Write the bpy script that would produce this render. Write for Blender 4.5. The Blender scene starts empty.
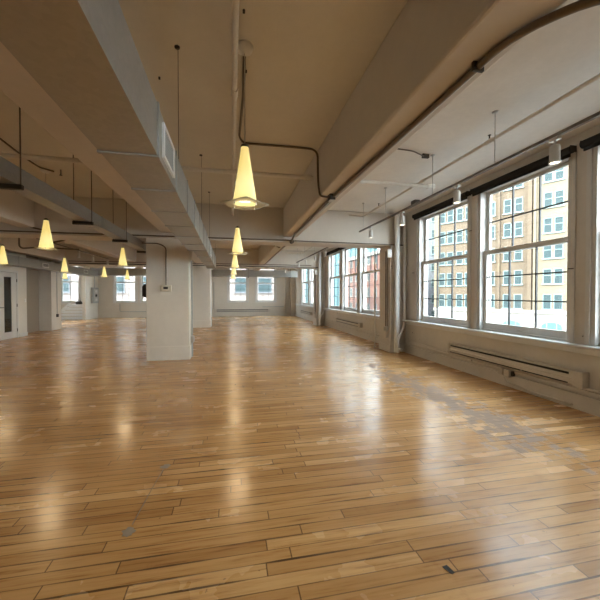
import bpy, math, random
from mathutils import Vector, Matrix
random.seed(7)
C = bpy.context.scene.collection
PI = math.pi
CEIL = 3.36; WX = 4.15; FY = 21.9; LX = -6.84

# ---------------------------------------------------------------- materials
def nodes(name):
    m = bpy.data.materials.new(name); m.use_nodes = True
    nt = m.node_tree; b = nt.nodes['Principled BSDF']
    return m, nt, b
def N(nt, t, **k):
    n = nt.nodes.new(t)
    for a, v in k.items(): setattr(n, a, v)
    return n
def val(nt, op, a, b=None, c=None, clamp=False):
    n = nt.nodes.new('ShaderNodeMath'); n.operation = op; n.use_clamp = clamp
    for i, v in enumerate((a, b, c)):
        if v is None: continue
        if isinstance(v, (int, float)): n.inputs[i].default_value = v
        else: nt.links.new(v, n.inputs[i])
    return n.outputs[0]
def mixc(nt, f, a, b, blend='MIX'):
    n = nt.nodes.new('ShaderNodeMix'); n.data_type = 'RGBA'; n.blend_type = blend
    for i, v in ((0, f), (6, a), (7, b)):
        if isinstance(v, (int, float)): n.inputs[i].default_value = v
        elif isinstance(v, tuple): n.inputs[i].default_value = (*v, 1) if len(v) == 3 else v
        else: nt.links.new(v, n.inputs[i])
    return n.outputs[2]
def ramp(nt, f, stops):
    n = nt.nodes.new('ShaderNodeValToRGB'); nt.links.new(f, n.inputs[0])
    e = n.color_ramp.elements
    while len(e) < len(stops): e.new(0.5)
    for el, (p, c) in zip(e, stops): el.position = p; el.color = (*c, 1)
    return n.outputs[0]
def noise(nt, vec, scale, detail=3, rough=.5):
    n = nt.nodes.new('ShaderNodeTexNoise'); n.inputs['Scale'].default_value = scale
    n.inputs['Detail'].default_value = detail; n.inputs['Roughness'].default_value = rough
    if vec is not None: nt.links.new(vec, n.inputs['Vector'])
    return n.outputs[0]
def objco(nt): return nt.nodes.new('ShaderNodeNewGeometry').outputs['Position']
def bump(nt, b, h, s=.3, d=.01):
    n = nt.nodes.new('ShaderNodeBump'); n.inputs['Strength'].default_value = s; n.inputs['Distance'].default_value = d
    nt.links.new(h, n.inputs['Height']); nt.links.new(n.outputs[0], b.inputs['Normal'])

def paint(name, col, rough=.55, chips=0., blot=.06, metal=0.):
    m, nt, b = nodes(name); p = objco(nt)
    n1 = noise(nt, p, 1.3, 5, .6)
    n2 = noise(nt, p, 14, 4, .6)
    c0 = tuple(x*(1-blot*1.5) for x in col); c1 = tuple(min(1, x*(1+blot)) for x in col)
    base = mixc(nt, val(nt, 'MULTIPLY_ADD', val(nt, 'ADD', n1, val(nt, 'MULTIPLY', n2, .35)), 2.0, -.95, clamp=True), c0, c1)
    if chips:
        ch = val(nt, 'GREATER_THAN', val(nt, 'MULTIPLY_ADD', noise(nt, p, 1.1, 2), .28, noise(nt, p, 11, 5, .65)), .90 - chips)
        base = mixc(nt, ch, base, (.07, .05, .04))
    nt.links.new(base, b.inputs['Base Color'])
    b.inputs['Roughness'].default_value = rough; b.inputs['Metallic'].default_value = metal
    bump(nt, b, val(nt, 'ADD', noise(nt, p, 6, 4), val(nt, 'MULTIPLY', noise(nt, p, 60, 2), .25)), .25, .012)
    return m
def plain(name, col, rough=.5, metal=0., emis=None, es=0.):
    m, nt, b = nodes(name); p = objco(nt)
    n = noise(nt, p, 25, 3)
    base = mixc(nt, n, tuple(x*.88 for x in col), tuple(min(1, x*1.1) for x in col))
    nt.links.new(base, b.inputs['Base Color'])
    b.inputs['Roughness'].default_value = rough; b.inputs['Metallic'].default_value = metal
    if emis:
        b.inputs['Emission Color'].default_value = (*emis, 1); b.inputs['Emission Strength'].default_value = es
    return m

def dull(m, v):
    m.node_tree.nodes['Principled BSDF'].inputs['Specular IOR Level'].default_value = v; return m
def floor_mat():
    m, nt, b = nodes('maple_floor'); L = nt.links
    p = objco(nt); sx = N(nt, 'ShaderNodeSeparateXYZ'); L.new(p, sx.inputs[0])
    X, Y = sx.outputs[0], sx.outputs[1]
    W = .083
    v = val(nt, 'DIVIDE', val(nt, 'ADD', Y, 50), W)
    row = val(nt, 'FLOOR', v); fv = val(nt, 'SUBTRACT', v, row)
    wn = N(nt, 'ShaderNodeTexWhiteNoise', noise_dimensions='1D'); L.new(row, wn.inputs['W'])
    rr = wn.outputs['Value']
    length = val(nt, 'MULTIPLY_ADD', rr, 1.4, 1.5)
    u = val(nt, 'DIVIDE', val(nt, 'ADD', X, val(nt, 'MULTIPLY_ADD', rr, 17.3, 60)), length)
    # uneven board lengths
    ui = val(nt, 'FLOOR', u)
    fu = val(nt, 'SUBTRACT', u, ui)
    cb = N(nt, 'ShaderNodeCombineXYZ'); L.new(row, cb.inputs[0]); L.new(ui, cb.inputs[1])
    w2 = N(nt, 'ShaderNodeTexWhiteNoise', noise_dimensions='3D'); L.new(cb.outputs[0], w2.inputs['Vector'])
    cut = val(nt, 'MULTIPLY_ADD', w2.outputs['Value'], .5, .3)
    second = val(nt, 'GREATER_THAN', fu, cut)
    cb2 = N(nt, 'ShaderNodeCombineXYZ'); L.new(row, cb2.inputs[0]); L.new(val(nt, 'MULTIPLY_ADD', second, .37, ui), cb2.inputs[1])
    w3 = N(nt, 'ShaderNodeTexWhiteNoise', noise_dimensions='3D'); L.new(cb2.outputs[0], w3.inputs['Vector'])
    bid = w3.outputs['Value']
    # grain
    mp = N(nt, 'ShaderNodeMapping'); mp.inputs['Scale'].default_value = (1.6, 26, 1); L.new(p, mp.inputs[0])
    off = N(nt, 'ShaderNodeVectorMath', operation='ADD'); L.new(mp.outputs[0], off.inputs[0]); 
    cb3 = N(nt, 'ShaderNodeCombineXYZ'); L.new(val(nt, 'MULTIPLY', bid, 40), cb3.inputs[0]); L.new(val(nt, 'MULTIPLY', bid, 23), cb3.inputs[2])
    L.new(cb3.outputs[0], off.inputs[1])
    grain = noise(nt, off.outputs[0], 1.6, 6, .62)
    big = noise(nt, p, .55, 3)
    col = ramp(nt, bid, [(0, (.41, .225, .085)), (.2, (.52, .305, .125)), (.75, (.60, .37, .16)), (1, (.70, .46, .22))])
    g = ramp(nt, grain, [(.30, (.45, .32, .21)), (.42, (.88, .80, .70)), (.55, (1, .98, .95)), (.8, (1.12, 1.08, 1.02))])
    col = mixc(nt, .85, col, g, 'MULTIPLY')
    col = mixc(nt, val(nt, 'MULTIPLY_ADD', big, 1.6, -.5, clamp=True), mixc(nt, 1, col, (.86, .79, .70), 'MULTIPLY'), col)
    # small dark specks and knots
    blo = val(nt, 'MULTIPLY', val(nt, 'SUBTRACT', noise(nt, p, 3.1, 5, .7), .60), 8, clamp=True)
    col = mixc(nt, val(nt, 'MULTIPLY', blo, .6), col, mixc(nt, 1, col, (.72, .60, .48), 'MULTIPLY'))
    kn = val(nt, 'GREATER_THAN', noise(nt, p, 19, 3, .6), .715)
    col = mixc(nt, val(nt, 'MULTIPLY', kn, .55), col, (.13, .07, .035))
    # worn finish by the windows, stepping from board to board
    qv = N(nt, 'ShaderNodeCombineXYZ'); L.new(val(nt, 'MULTIPLY', X, 2.6), qv.inputs[0]); L.new(val(nt, 'MULTIPLY', row, .42), qv.inputs[1]); L.new(val(nt, 'MULTIPLY', bid, .5), qv.inputs[2])
    wnz = noise(nt, qv.outputs[0], 2.4, 5, .6)
    dx = val(nt, 'ABSOLUTE', val(nt, 'SUBTRACT', X, val(nt, 'MULTIPLY_ADD', Y, -.02, 2.85)))
    reg = val(nt, 'MULTIPLY_ADD', dx, -1.05, 1.0, clamp=True)
    yr = val(nt, 'MULTIPLY', val(nt, 'MULTIPLY_ADD', Y, 1.0, -1.55, clamp=True), val(nt, 'MULTIPLY_ADD', Y, -.22, 2.1, clamp=True))
    reg = val(nt, 'MULTIPLY', reg, yr)
    fine = noise(nt, off.outputs[0], 6, 3, .7)
    wsum = val(nt, 'ADD', val(nt, 'MULTIPLY_ADD', reg, .41, wnz), val(nt, 'MULTIPLY', fine, .34))
    worn = val(nt, 'MULTIPLY', val(nt, 'SUBTRACT', wsum, .975), 18, clamp=True)
    wcol = mixc(nt, fine, (.15, .105, .08), (.33, .245, .185))
    col = mixc(nt, val(nt, 'MULTIPLY', worn, .88), col, wcol)
    # edge splinters of lost finish in the foreground right
    # seams
    ed = val(nt, 'MINIMUM', fv, val(nt, 'SUBTRACT', 1, fv))
    sm = N(nt, 'ShaderNodeCombineXYZ'); L.new(val(nt, 'MULTIPLY', X, 1.7), sm.inputs[0]); L.new(val(nt, 'MULTIPLY', val(nt, 'ROUND', v), 3.7), sm.inputs[1])
    sn = noise(nt, sm.outputs[0], 1.1, 3)
    wdt = val(nt, 'MULTIPLY_ADD', val(nt, 'MULTIPLY_ADD', sn, 3.2, -1.45, clamp=True), .065, .036)
    seam = val(nt, 'LESS_THAN', ed, wdt)
    seamdark = val(nt, 'MULTIPLY_ADD', val(nt, 'MULTIPLY_ADD', sn, 3.2, -1.35, clamp=True), .42, .54)
    e1 = val(nt, 'ABSOLUTE', val(nt, 'SUBTRACT', fu, cut)); e2 = val(nt, 'MINIMUM', fu, val(nt, 'SUBTRACT', 1, fu))
    ends = val(nt, 'LESS_THAN', val(nt, 'MULTIPLY', val(nt, 'MINIMUM', e1, e2), length), .0034)
    sall = val(nt, 'MAXIMUM', val(nt, 'MULTIPLY', seam, seamdark), val(nt, 'MULTIPLY', ends, .75))
    col = mixc(nt, sall, col, (.045, .024, .012))
    L.new(col, b.inputs['Base Color'])
    rg = val(nt, 'MULTIPLY_ADD', noise(nt, p, 2.2, 4), .18, .13)
    rg = val(nt, 'ADD', rg, val(nt, 'MULTIPLY', worn, .30))
    rg = val(nt, 'ADD', rg, val(nt, 'MULTIPLY', bid, .05))
    L.new(rg, b.inputs['Roughness'])
    L.new(val(nt, 'MULTIPLY_ADD', worn, -.50, .62), b.inputs['Specular IOR Level'])
    b.inputs['Coat Weight'].default_value = .0
    h = val(nt, 'ADD', val(nt, 'MULTIPLY', sall, -.55), val(nt, 'MULTIPLY', grain, .10))
    h = val(nt, 'ADD', h, val(nt, 'MULTIPLY', bid, .5))
    h = val(nt, 'ADD', h, val(nt, 'MULTIPLY', noise(nt, p, 7, 2), .5))
    bump(nt, b, h, .35, .0035)
    return m

def galv():
    m, nt, b = nodes('galvanised_steel'); p = objco(nt)
    vo = N(nt, 'ShaderNodeTexVoronoi'); vo.inputs['Scale'].default_value = 40; nt.links.new(p, vo.inputs['Vector'])
    c = mixc(nt, val(nt, 'MULTIPLY', vo.outputs['Color'], .5), (.44, .44, .42), (.55, .55, .525))
    c = mixc(nt, noise(nt, p, 1.5, 4), mixc(nt, 1, c, (.8, .8, .8), 'MULTIPLY'), c)
    nt.links.new(c, b.inputs['Base Color']); b.inputs['Metallic'].default_value = .85; b.inputs['Roughness'].default_value = .42
    bump(nt, b, noise(nt, p, 2.5, 2), .3, .02)
    return m

def glassmat(name, tint=(.93, .97, .97), refl=1.0):
    m = bpy.data.materials.new(name); m.use_nodes = True; nt = m.node_tree
    nt.nodes.remove(nt.nodes['Principled BSDF']); out = nt.nodes['Material Output']
    t = N(nt, 'ShaderNodeBsdfTransparent'); t.inputs[0].default_value = (*tint, 1)
    g = N(nt, 'ShaderNodeBsdfGlossy'); g.inputs['Roughness'].default_value = .03
    f = N(nt, 'ShaderNodeLayerWeight'); f.inputs[0].default_value = .5      # Schlick reflectance from the facing angle
    fr = val(nt, 'MULTIPLY_ADD', val(nt, 'POWER', f.outputs['Facing'], 5), .9, .045)
    mx = N(nt, 'ShaderNodeMixShader')
    nt.links.new(val(nt, 'MULTIPLY', fr, refl, clamp=True), mx.inputs[0]); nt.links.new(t.outputs[0], mx.inputs[1]); nt.links.new(g.outputs[0], mx.inputs[2])
    nt.links.new(mx.outputs[0], out.inputs['Surface'])
    return m

def rimmat():
    m = glassmat('lamp_rim_glass', (.86, .85, .78), 2.2); nt = m.node_tree
    d = N(nt, 'ShaderNodeBsdfDiffuse'); d.inputs[0].default_value = (.8, .77, .66, 1); tl = N(nt, 'ShaderNodeBsdfTranslucent'); tl.inputs[0].default_value = (.8, .77, .62, 1)
    a = N(nt, 'ShaderNodeMixShader'); a.inputs[0].default_value = .5; nt.links.new(d.outputs[0], a.inputs[1]); nt.links.new(tl.outputs[0], a.inputs[2])
    b = N(nt, 'ShaderNodeMixShader'); b.inputs[0].default_value = .45
    out = nt.nodes['Material Output']; nt.links.new(out.inputs['Surface'].links[0].from_socket, b.inputs[1]); nt.links.new(a.outputs[0], b.inputs[2]); nt.links.new(b.outputs[0], out.inputs['Surface'])
    return m
def brick(name, c1, c2, mortar, sc=1.0):
    m, nt, b = nodes(name); p = objco(nt)
    sx = N(nt, 'ShaderNodeSeparateXYZ'); nt.links.new(p, sx.inputs[0])
    cb = N(nt, 'ShaderNodeCombineXYZ'); nt.links.new(val(nt, 'ADD', sx.outputs[0], sx.outputs[1]), cb.inputs[0]); nt.links.new(sx.outputs[2], cb.inputs[1])
    bt = N(nt, 'ShaderNodeTexBrick'); nt.links.new(cb.outputs[0], bt.inputs['Vector'])
    bt.inputs['Color1'].default_value = (*c1, 1); bt.inputs['Color2'].default_value = (*c2, 1); bt.inputs['Mortar'].default_value = (*mortar, 1)
    bt.inputs['Scale'].default_value = sc; bt.inputs['Brick Width'].default_value = .42; bt.inputs['Row Height'].default_value = .14; bt.inputs['Mortar Size'].default_value = .012
    c = mixc(nt, noise(nt, p, .8, 5, .7), mixc(nt, 1, bt.outputs['Color'], (.75, .75, .75), 'MULTIPLY'), mixc(nt, 1, bt.outputs['Color'], (1.15, 1.15, 1.15), 'MULTIPLY'))
    nt.links.new(c, b.inputs['Base Color']); b.inputs['Roughness'].default_value = .9
    return m

M = dict(
    floor=floor_mat(), galv=galv(),
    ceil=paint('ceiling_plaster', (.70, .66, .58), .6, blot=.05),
    wceil=paint('window_bay_plaster', (.80, .77, .71), .6, blot=.07),  # same ceiling as above, its colour lightened to stand for window daylight
    wall=paint('wall_plaster', (.66, .61, .53), .5, blot=.05),
    rwall=paint('worn_wall_paint', (.66, .615, .55), .42, chips=.055, blot=.07),
    wframe=paint('window_paint', (.66, .65, .62), .4, blot=.05),
    sill=paint('sill_paint', (.74, .75, .74), .35, chips=.02),
    beam=paint('beam_paint', (.63, .58, .51), .55, blot=.05),
    pipe=plain('painted_pipe', (.74, .70, .63), .4), wpipe=plain('white_pipe', (.76, .77, .76), .35),
    conduit=plain('dark_conduit', (.16, .125, .09), .35, .6), steel=plain('bright_steel', (.55, .53, .5), .28, .9),
    black=plain('black_fabric', (.008, .008, .009), .85), muntin=plain('dark_muntin', (.02, .02, .022), .5),
    dark=plain('dark_metal', (.05, .042, .035), .5, .3), rod=plain('hanger_rod', (.18, .15, .12), .4, .7),
    white=plain('white_enamel', (.78, .78, .76), .35), grey=plain('grey_enamel', (.36, .37, .36), .45),
    beige=plain('beige_plastic', (.60, .54, .42), .5), slot=plain('slot_black', (.012, .011, .010), .7),
    door=plain('door_paint', (.60, .585, .55), .4), brown=paint('taupe_paint', (.27, .215, .16), .6, blot=.03),  # brown: darker taupe than the other walls
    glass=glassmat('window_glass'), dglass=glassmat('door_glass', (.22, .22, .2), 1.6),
    rim=rimmat(),
    heater=plain('heater_enamel', (.58, .53, .46), .38),
    residue=plain('tape_residue', (.25, .205, .155), .5),
    tan=brick('tan_brick', (0.103, 0.073, 0.044), (0.084, 0.059, 0.038), (0.11, 0.088, 0.066)),
    tanlight=brick('pale_brick', (0.146, 0.119, 0.079), (0.123, 0.097, 0.064), (0.146, 0.123, 0.093)),
    red=brick('red_brick', (0.132, 0.05, 0.033), (0.11, 0.042, 0.029), (0.132, 0.088, 0.07)),
    pink=brick('pink_brick', (0.158, 0.123, 0.106), (0.185, 0.158, 0.141), (0.176, 0.158, 0.146)),
    stone=paint('pale_stone', (.22, .205, .18), .85, blot=.08),
    teal=plain('teal_window', (.04, .13, .14), .4), tealframe=plain('pale_teal_frame', (.14, .20, .195), .5),
    winglass=dull(plain('building_glass', (.03, .047, .05), .6), .15), blueglass=plain('blue_glass', (.03, .10, .22), .08),
    curtain=dull(plain('pale_glazing', (.09, .19, .21), .4), .3), asphalt=plain('asphalt', (.09, .09, .09), .9),
    greystone=paint('grey_stone', (.11, .118, .13), .9, blot=.08),
)
def shade_mat():
    m, nt, b = nodes('lit_lamp_shade')
    sx = N(nt, 'ShaderNodeSeparateXYZ'); tc = N(nt, 'ShaderNodeTexCoord'); nt.links.new(tc.outputs['Object'], sx.inputs[0])
    h = val(nt, 'DIVIDE', sx.outputs[2], .41, clamp=True)       # parchment shade: the bulb sits in its lower third
    c = ramp(nt, h, [(0, (1, .80, .26)), (.3, (1, .84, .34)), (.65, (.84, .64, .17)), (1, (.84, .62, .20))])
    b.inputs['Base Color'].default_value = (.75, .62, .38, 1); b.inputs['Roughness'].default_value = .6
    nt.links.new(c, b.inputs['Emission Color']); b.inputs['Emission Strength'].default_value = SHADE
    return m
SHADE = .155; BULB = 1.2
M['shade'] = shade_mat()
M['bulb'] = plain('lit_bulb', (.9, .85, .7), .5, 0, (1, .86, .55), BULB)
M['spotlens'] = plain('lit_spot_lens', (.9, .85, .75), .5, 0, (1, .90, .70), 2.0)

# ---------------------------------------------------------------- geometry helpers
class MB:
    def __init__(s): s.v = []; s.f = []; s.sm = []
    def add(s, vs, fs, smooth=False):
        o = len(s.v); s.v += [tuple(v) for v in vs]; s.f += [tuple(i+o for i in f) for f in fs]; s.sm += [smooth]*len(fs)
        return s
    def box(s, x0, x1, y0, y1, z0, z1):
        if x0 > x1: x0, x1 = x1, x0
        if y0 > y1: y0, y1 = y1, y0
        if z0 > z1: z0, z1 = z1, z0
        vs = [(x0,y0,z0),(x1,y0,z0),(x1,y1,z0),(x0,y1,z0),(x0,y0,z1),(x1,y0,z1),(x1,y1,z1),(x0,y1,z1)]
        return s.add(vs, [(0,3,2,1),(4,5,6,7),(0,1,5,4),(1,2,6,5),(2,3,7,6),(3,0,4,7)])
    def tube(s, pts, r, n=10, cap=True):
        pts = [Vector(p) for p in pts]; rings = []
        up = None
        for i, p in enumerate(pts):
            if i == 0: d = pts[1]-p
            elif i == len(pts)-1: d = p-pts[i-1]
            else: d = (pts[i+1]-p).normalized()+(p-pts[i-1]).normalized()
            d.normalize()
            if up is None:
                a = Vector((0,0,1)) if abs(d.z) < .9 else Vector((1,0,0)); up = d.cross(a).normalized()
            up = (up - d*up.dot(d)).normalized(); w = d.cross(up)
            rr = r[i] if isinstance(r, (list, tuple)) else r
            rings.append([p + (up*math.cos(2*PI*k/n)+w*math.sin(2*PI*k/n))*rr for k in range(n)])
        vs = [v for R in rings for v in R]; fs = []
        for i in range(len(pts)-1):
            for k in range(n):
                k2 = (k+1) % n; fs.append((i*n+k, (i+1)*n+k, (i+1)*n+k2, i*n+k2))
        s.add(vs, fs, True)
        if cap:
            s.add(rings[0], [tuple(range(n))]); s.add(rings[-1], [tuple(reversed(range(n)))])
        return s
    def lathe(s, prof, c=(0,0,0), n=24):
        vs = []; fs = []
        for (r, z) in prof:
            for k in range(n): vs.append((c[0]+r*math.cos(2*PI*k/n), c[1]+r*math.sin(2*PI*k/n), c[2]+z))
        for i in range(len(prof)-1):
            for k in range(n):
                k2 = (k+1) % n; fs.append((i*n+k, i*n+k2, (i+1)*n+k2, (i+1)*n+k))
        return s.add(vs, fs, True)
    def prism(s, poly, axis, a, b):          # poly in the two other axes
        n = len(poly); vs = []
        for t in (a, b):
            for (p, q) in poly:
                vs.append((t,p,q) if axis == 'x' else (p,t,q) if axis == 'y' else (p,q,t))
        fs = [tuple(range(n)), tuple(range(2*n-1, n-1, -1))]
        for k in range(n):
            k2 = (k+1) % n; fs.append((k2, k, k+n, k2+n))
        return s.add(vs, fs)
    def build(s, name, mat, parent=None, bevel=0., loc=None, solid=0.):
        me = bpy.data.meshes.new(name); me.from_pydata(s.v, [], s.f); me.update()
        for p, q in zip(me.polygons, s.sm): p.use_smooth = q
        me.materials.append(mat)
        o = bpy.data.objects.new(name, me); C.objects.link(o)
        if parent: o.parent = parent
        if loc: o.location = loc
        import bmesh
        bm = bmesh.new(); bm.from_mesh(me); bmesh.ops.recalc_face_normals(bm, faces=bm.faces); bm.to_mesh(me); bm.free()
        if solid:
            md = o.modifiers.new('solid', 'SOLIDIFY'); md.thickness = solid
        if bevel:
            md = o.modifiers.new('bevel', 'BEVEL'); md.width = bevel; md.segments = 2; md.limit_method = 'ANGLE'
        return o
def arc(pts, r=.08, n=5):
    """round the corners of a polyline"""
    P = [Vector(p) for p in pts]; out = [P[0]]
    for i in range(1, len(P)-1):
        a = (P[i-1]-P[i]); b = (P[i+1]-P[i]); rr = min(r, a.length*.45, b.length*.45)
        p0 = P[i]+a.normalized()*rr; p1 = P[i]+b.normalized()*rr
        for k in range(n+1):
            t = k/n; out.append(p0*(1-t)**2 + P[i]*2*t*(1-t) + p1*t*t)
    out.append(P[-1]); return out
def tag(o, label=None, cat=None, group=None, kind=None):
    if label: o['label'] = label
    if cat: o['category'] = cat
    if group: o['group'] = group
    if kind: o['kind'] = kind
    return o
def empty(name, loc, rz=0, **k):
    o = bpy.data.objects.new(name, None); o.empty_display_size = .1; C.objects.link(o)
    o.location = loc; o.rotation_euler = (0, 0, rz); return tag(o, **k)
def struct(mb, name, mat, label, cat, bevel=0):
    return tag(mb.build(name, mat, bevel=bevel), label, cat, kind='structure')
def copy_tree(o, parent=None):
    c = o.copy(); C.objects.link(c); c.parent = parent
    for ch in list(o.children): copy_tree(ch, c)
    return c

# ---------------------------------------------------------------- the room
struct(MB().box(-11, WX+.35, -7, FY+.35, -.25, 0), 'floor', M['floor'], 'worn narrow-strip maple floor with a glossy finish', 'floor')
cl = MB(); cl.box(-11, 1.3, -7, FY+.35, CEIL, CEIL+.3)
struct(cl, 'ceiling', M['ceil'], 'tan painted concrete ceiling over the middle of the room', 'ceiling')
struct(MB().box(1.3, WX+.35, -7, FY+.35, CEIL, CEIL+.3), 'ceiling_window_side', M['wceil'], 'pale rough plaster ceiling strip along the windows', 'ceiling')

# windows of the long right wall : (y0, y1) openings
Z0, Z1 = .80, 3.18
bays = [[(-1.8,-.25),(-3.6,-2.1),(-5.35,-3.85)], [(1.60,3.14),(3.38,4.98),(5.20,6.85)], [(8.76,10.36),(10.56,12.14),(12.36,13.97)], [(16.1,17.62),(17.87,19.6)]]
ops = sorted([w for b in bays for w in b])
mb = MB(); mb.box(WX, WX+.22, -7, FY+.22, 0, Z0-.03); mb.box(WX, WX+.22, -7, FY+.22, Z1, CEIL)
ys = [-7]+[v for w in ops for v in w]+[FY+.22]
for i in range(0, len(ys), 2): mb.box(WX, WX+.22, ys[i], ys[i+1], Z0-.03, Z1)
struct(mb, 'wall_right', M['rwall'], 'long window wall with chipped cream paint', 'wall')
# far wall openings (x0, x1)
fops = [(-9.85,-8.8),(-6.95,-5.68),(-5.45,-4.15),(-.22,1.04),(1.57,2.87)]
mb = MB(); mb.box(-11, WX+.22, FY, FY+.22, 0, .88); mb.box(-11, WX+.22, FY, FY+.22, Z1, CEIL)
xs = [-11]+[v for w in fops for v in w]+[WX+.22]
for i in range(0, len(xs), 2): mb.box(xs[i], xs[i+1], FY, FY+.22, .88, Z1)
struct(mb, 'wall_far', M['wall'], 'cream end wall with paired sash windows', 'wall')
struct(MB().box(-11, WX+.22, -7.3, -7, 0, CEIL), 'wall_near', M['wall'], 'plain wall behind the viewer', 'wall')
# left wall with door opening and recess
D0, D1, DH = 11.48, 12.44, 2.12
mb = MB(); mb.box(LX-.12, LX, -7, D0, 0, CEIL); mb.box(LX-.12, LX, D1, 12.97, 0, CEIL); mb.box(LX-.12, LX, D0, D1, DH, CEIL)
mb.box(LX-.45, LX-.12, 12.85, 12.97, 0, CEIL)
struct(mb, 'wall_left', M['wall'], 'cream partition wall around the glazed door', 'wall')
mb = MB(); mb.box(LX-.5, LX-.42, 12.97, 14.6, 0, CEIL)
struct(mb, 'wall_recess', M['brown'], 'taupe wall at the back of the recess', 'wall')
mb = MB(); mb.box(LX-.6, LX, 14.55, 15.3, 0, CEIL)
struct(mb, 'wall_pier', M['wall'], 'cream wall pier between the recess and the stair', 'wall')
mb = MB(); mb.box(-11, LX-.5, 15.18, 15.3, 0, CEIL); mb.box(-11.1, -11, 15.2, 15.5, 0, CEIL).box(-11.1, -11, 17.9, FY+.35, 0, CEIL).box(-11.1, -11, 15.5, 17.9, 0, .88).box(-11.1, -11, 15.5, 17.9, Z1, CEIL).box(-11.1, -11, 16.6, 16.8, .88, Z1)
struct(mb, 'wall_alcove', M['wall'], 'cream walls closing the stair alcove', 'wall')
struct(MB().box(-8.0, -7.84, 20.2, FY, 0, CEIL), 'wall_stub', M['wall'], 'white wall stub beside the stair', 'wall')
# dark cupboard space behind the glazed door
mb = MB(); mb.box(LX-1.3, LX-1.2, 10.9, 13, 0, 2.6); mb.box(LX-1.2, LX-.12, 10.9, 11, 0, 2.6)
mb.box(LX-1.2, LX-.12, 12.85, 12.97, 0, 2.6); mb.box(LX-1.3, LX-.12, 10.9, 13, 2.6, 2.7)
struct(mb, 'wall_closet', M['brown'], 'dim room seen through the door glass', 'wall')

# beams (painted concrete)
TB = 2.58; LB = 2.70
k = 0
for (x0, x1) in ((1.15, 1.47), (-1.45, -1.13), (-4.05, -3.77), (-6.65, -6.35)):
    for (y0, y1) in ((-7, 0.35), (.9, 7.45), (8.0, 14.55), (15.1, FY)):
        if x0 < -5 and y0 < 10 and y0 > 8: pass
        k += 1
        o = MB().box(x0, x1, y0, y1, LB, CEIL).build('trim_%d' % k, M['beam'], bevel=.02)
        tag(o, 'long painted ceiling beam running towards the far wall', 'beam', 'lengthwise ceiling beams', 'structure')
for (y0, y1) in ((.35, .9), (7.45, 8.0), (14.55, 15.1)):
    k += 1
    o = MB().box(-11 if y0 > 15 else -6.72, WX, y0, y1, TB, CEIL).build('trim_%d' % k, M['beam'], bevel=.015)
    tag(o, 'deep painted beam crossing the room above the columns', 'beam', 'crosswise ceiling beams', 'structure')
# columns
for i, y in enumerate((.37, 7.46, 14.57)):
    if y < 1: continue
    mb = MB().box(-1.75, -.89, y, y+.53, 0, TB)
    mb.box(-1.755, -.875, y-.004, y+.535, 0, .30)
    o = mb.build('wall_column_%d' % i, M['wall'], bevel=.012)
    tag(o, ['', 'near square cream column with a thermostat box on its face', 'far square cream column beyond the near one'][i], 'column', kind='structure')
# piers on the window wall
for i, (y, yb) in enumerate(((.35, .95), (7.4, 8.0), (14.5, 15.1))):
    mb = MB().box(3.75, WX, y, yb, 0, TB); mb.box(3.735, WX, y-.012, yb, 0, .17)
    if y > 1: mb.box(3.80, WX, y+.05, yb, TB, TB+.01)
    o = mb.build('wall_window_pier_%d' % i, M['rwall'], bevel=.01)
    tag(o, ['pier of the window wall beside the viewer', 'nearer pier of the window wall behind the white drain pipes', 'farther pier of the window wall'][i], 'pier', kind='structure')
struct(MB().box(3.85, WX, FY-.3, FY, 0, CEIL), 'wall_corner_pilaster', M['wall'], 'cream pilaster in the far right corner', 'pilaster', .01)
# baseboards / ledges
mb = MB()
for (a, b) in ((-7, .33), (.97, 7.38), (8.0, 14.48), (15.1, FY)): mb.box(WX-.035, WX, a, b, 0, .17); mb.box(WX-.045, WX, a, b, .165, .19)
struct(mb, 'baseboard_right', M['rwall'], 'scuffed baseboard under the windows', 'baseboard')
mb = MB().box(-7.8, 3.85, FY-.03, FY, 0, .14); struct(mb, 'baseboard_far', M['wall'], 'cream baseboard along the end wall', 'baseboard')
mb = MB().box(LX, LX+.02, -7, D0-.08, 0, .12).box(LX, LX+.02, D1+.08, 12.97, 0, .12); struct(mb, 'baseboard_left', M['door'], 'pale baseboard by the glazed door', 'baseboard')
for i, (a, b) in enumerate(((-7, .35), (.95, 7.4), (8.0, 14.5), (15.1, FY))):
    mb = MB().box(WX-.10, WX+.12, a, b, Z0-.045, Z0-.005).box(WX-.05, WX, a, b, Z0-.11, Z0-.045)
    tag(mb.build('trim_sill_%d' % i, M['sill'], bevel=.008), 'white painted window ledge with flaking edge', 'window sill', 'window ledges', 'structure')
mb = MB().box(-7.8, 3.85, FY-.05, FY+.1, .845, .885); struct(mb, 'trim_sill_far', M['wall'], 'narrow ledge under the end wall windows', 'window sill')

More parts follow.
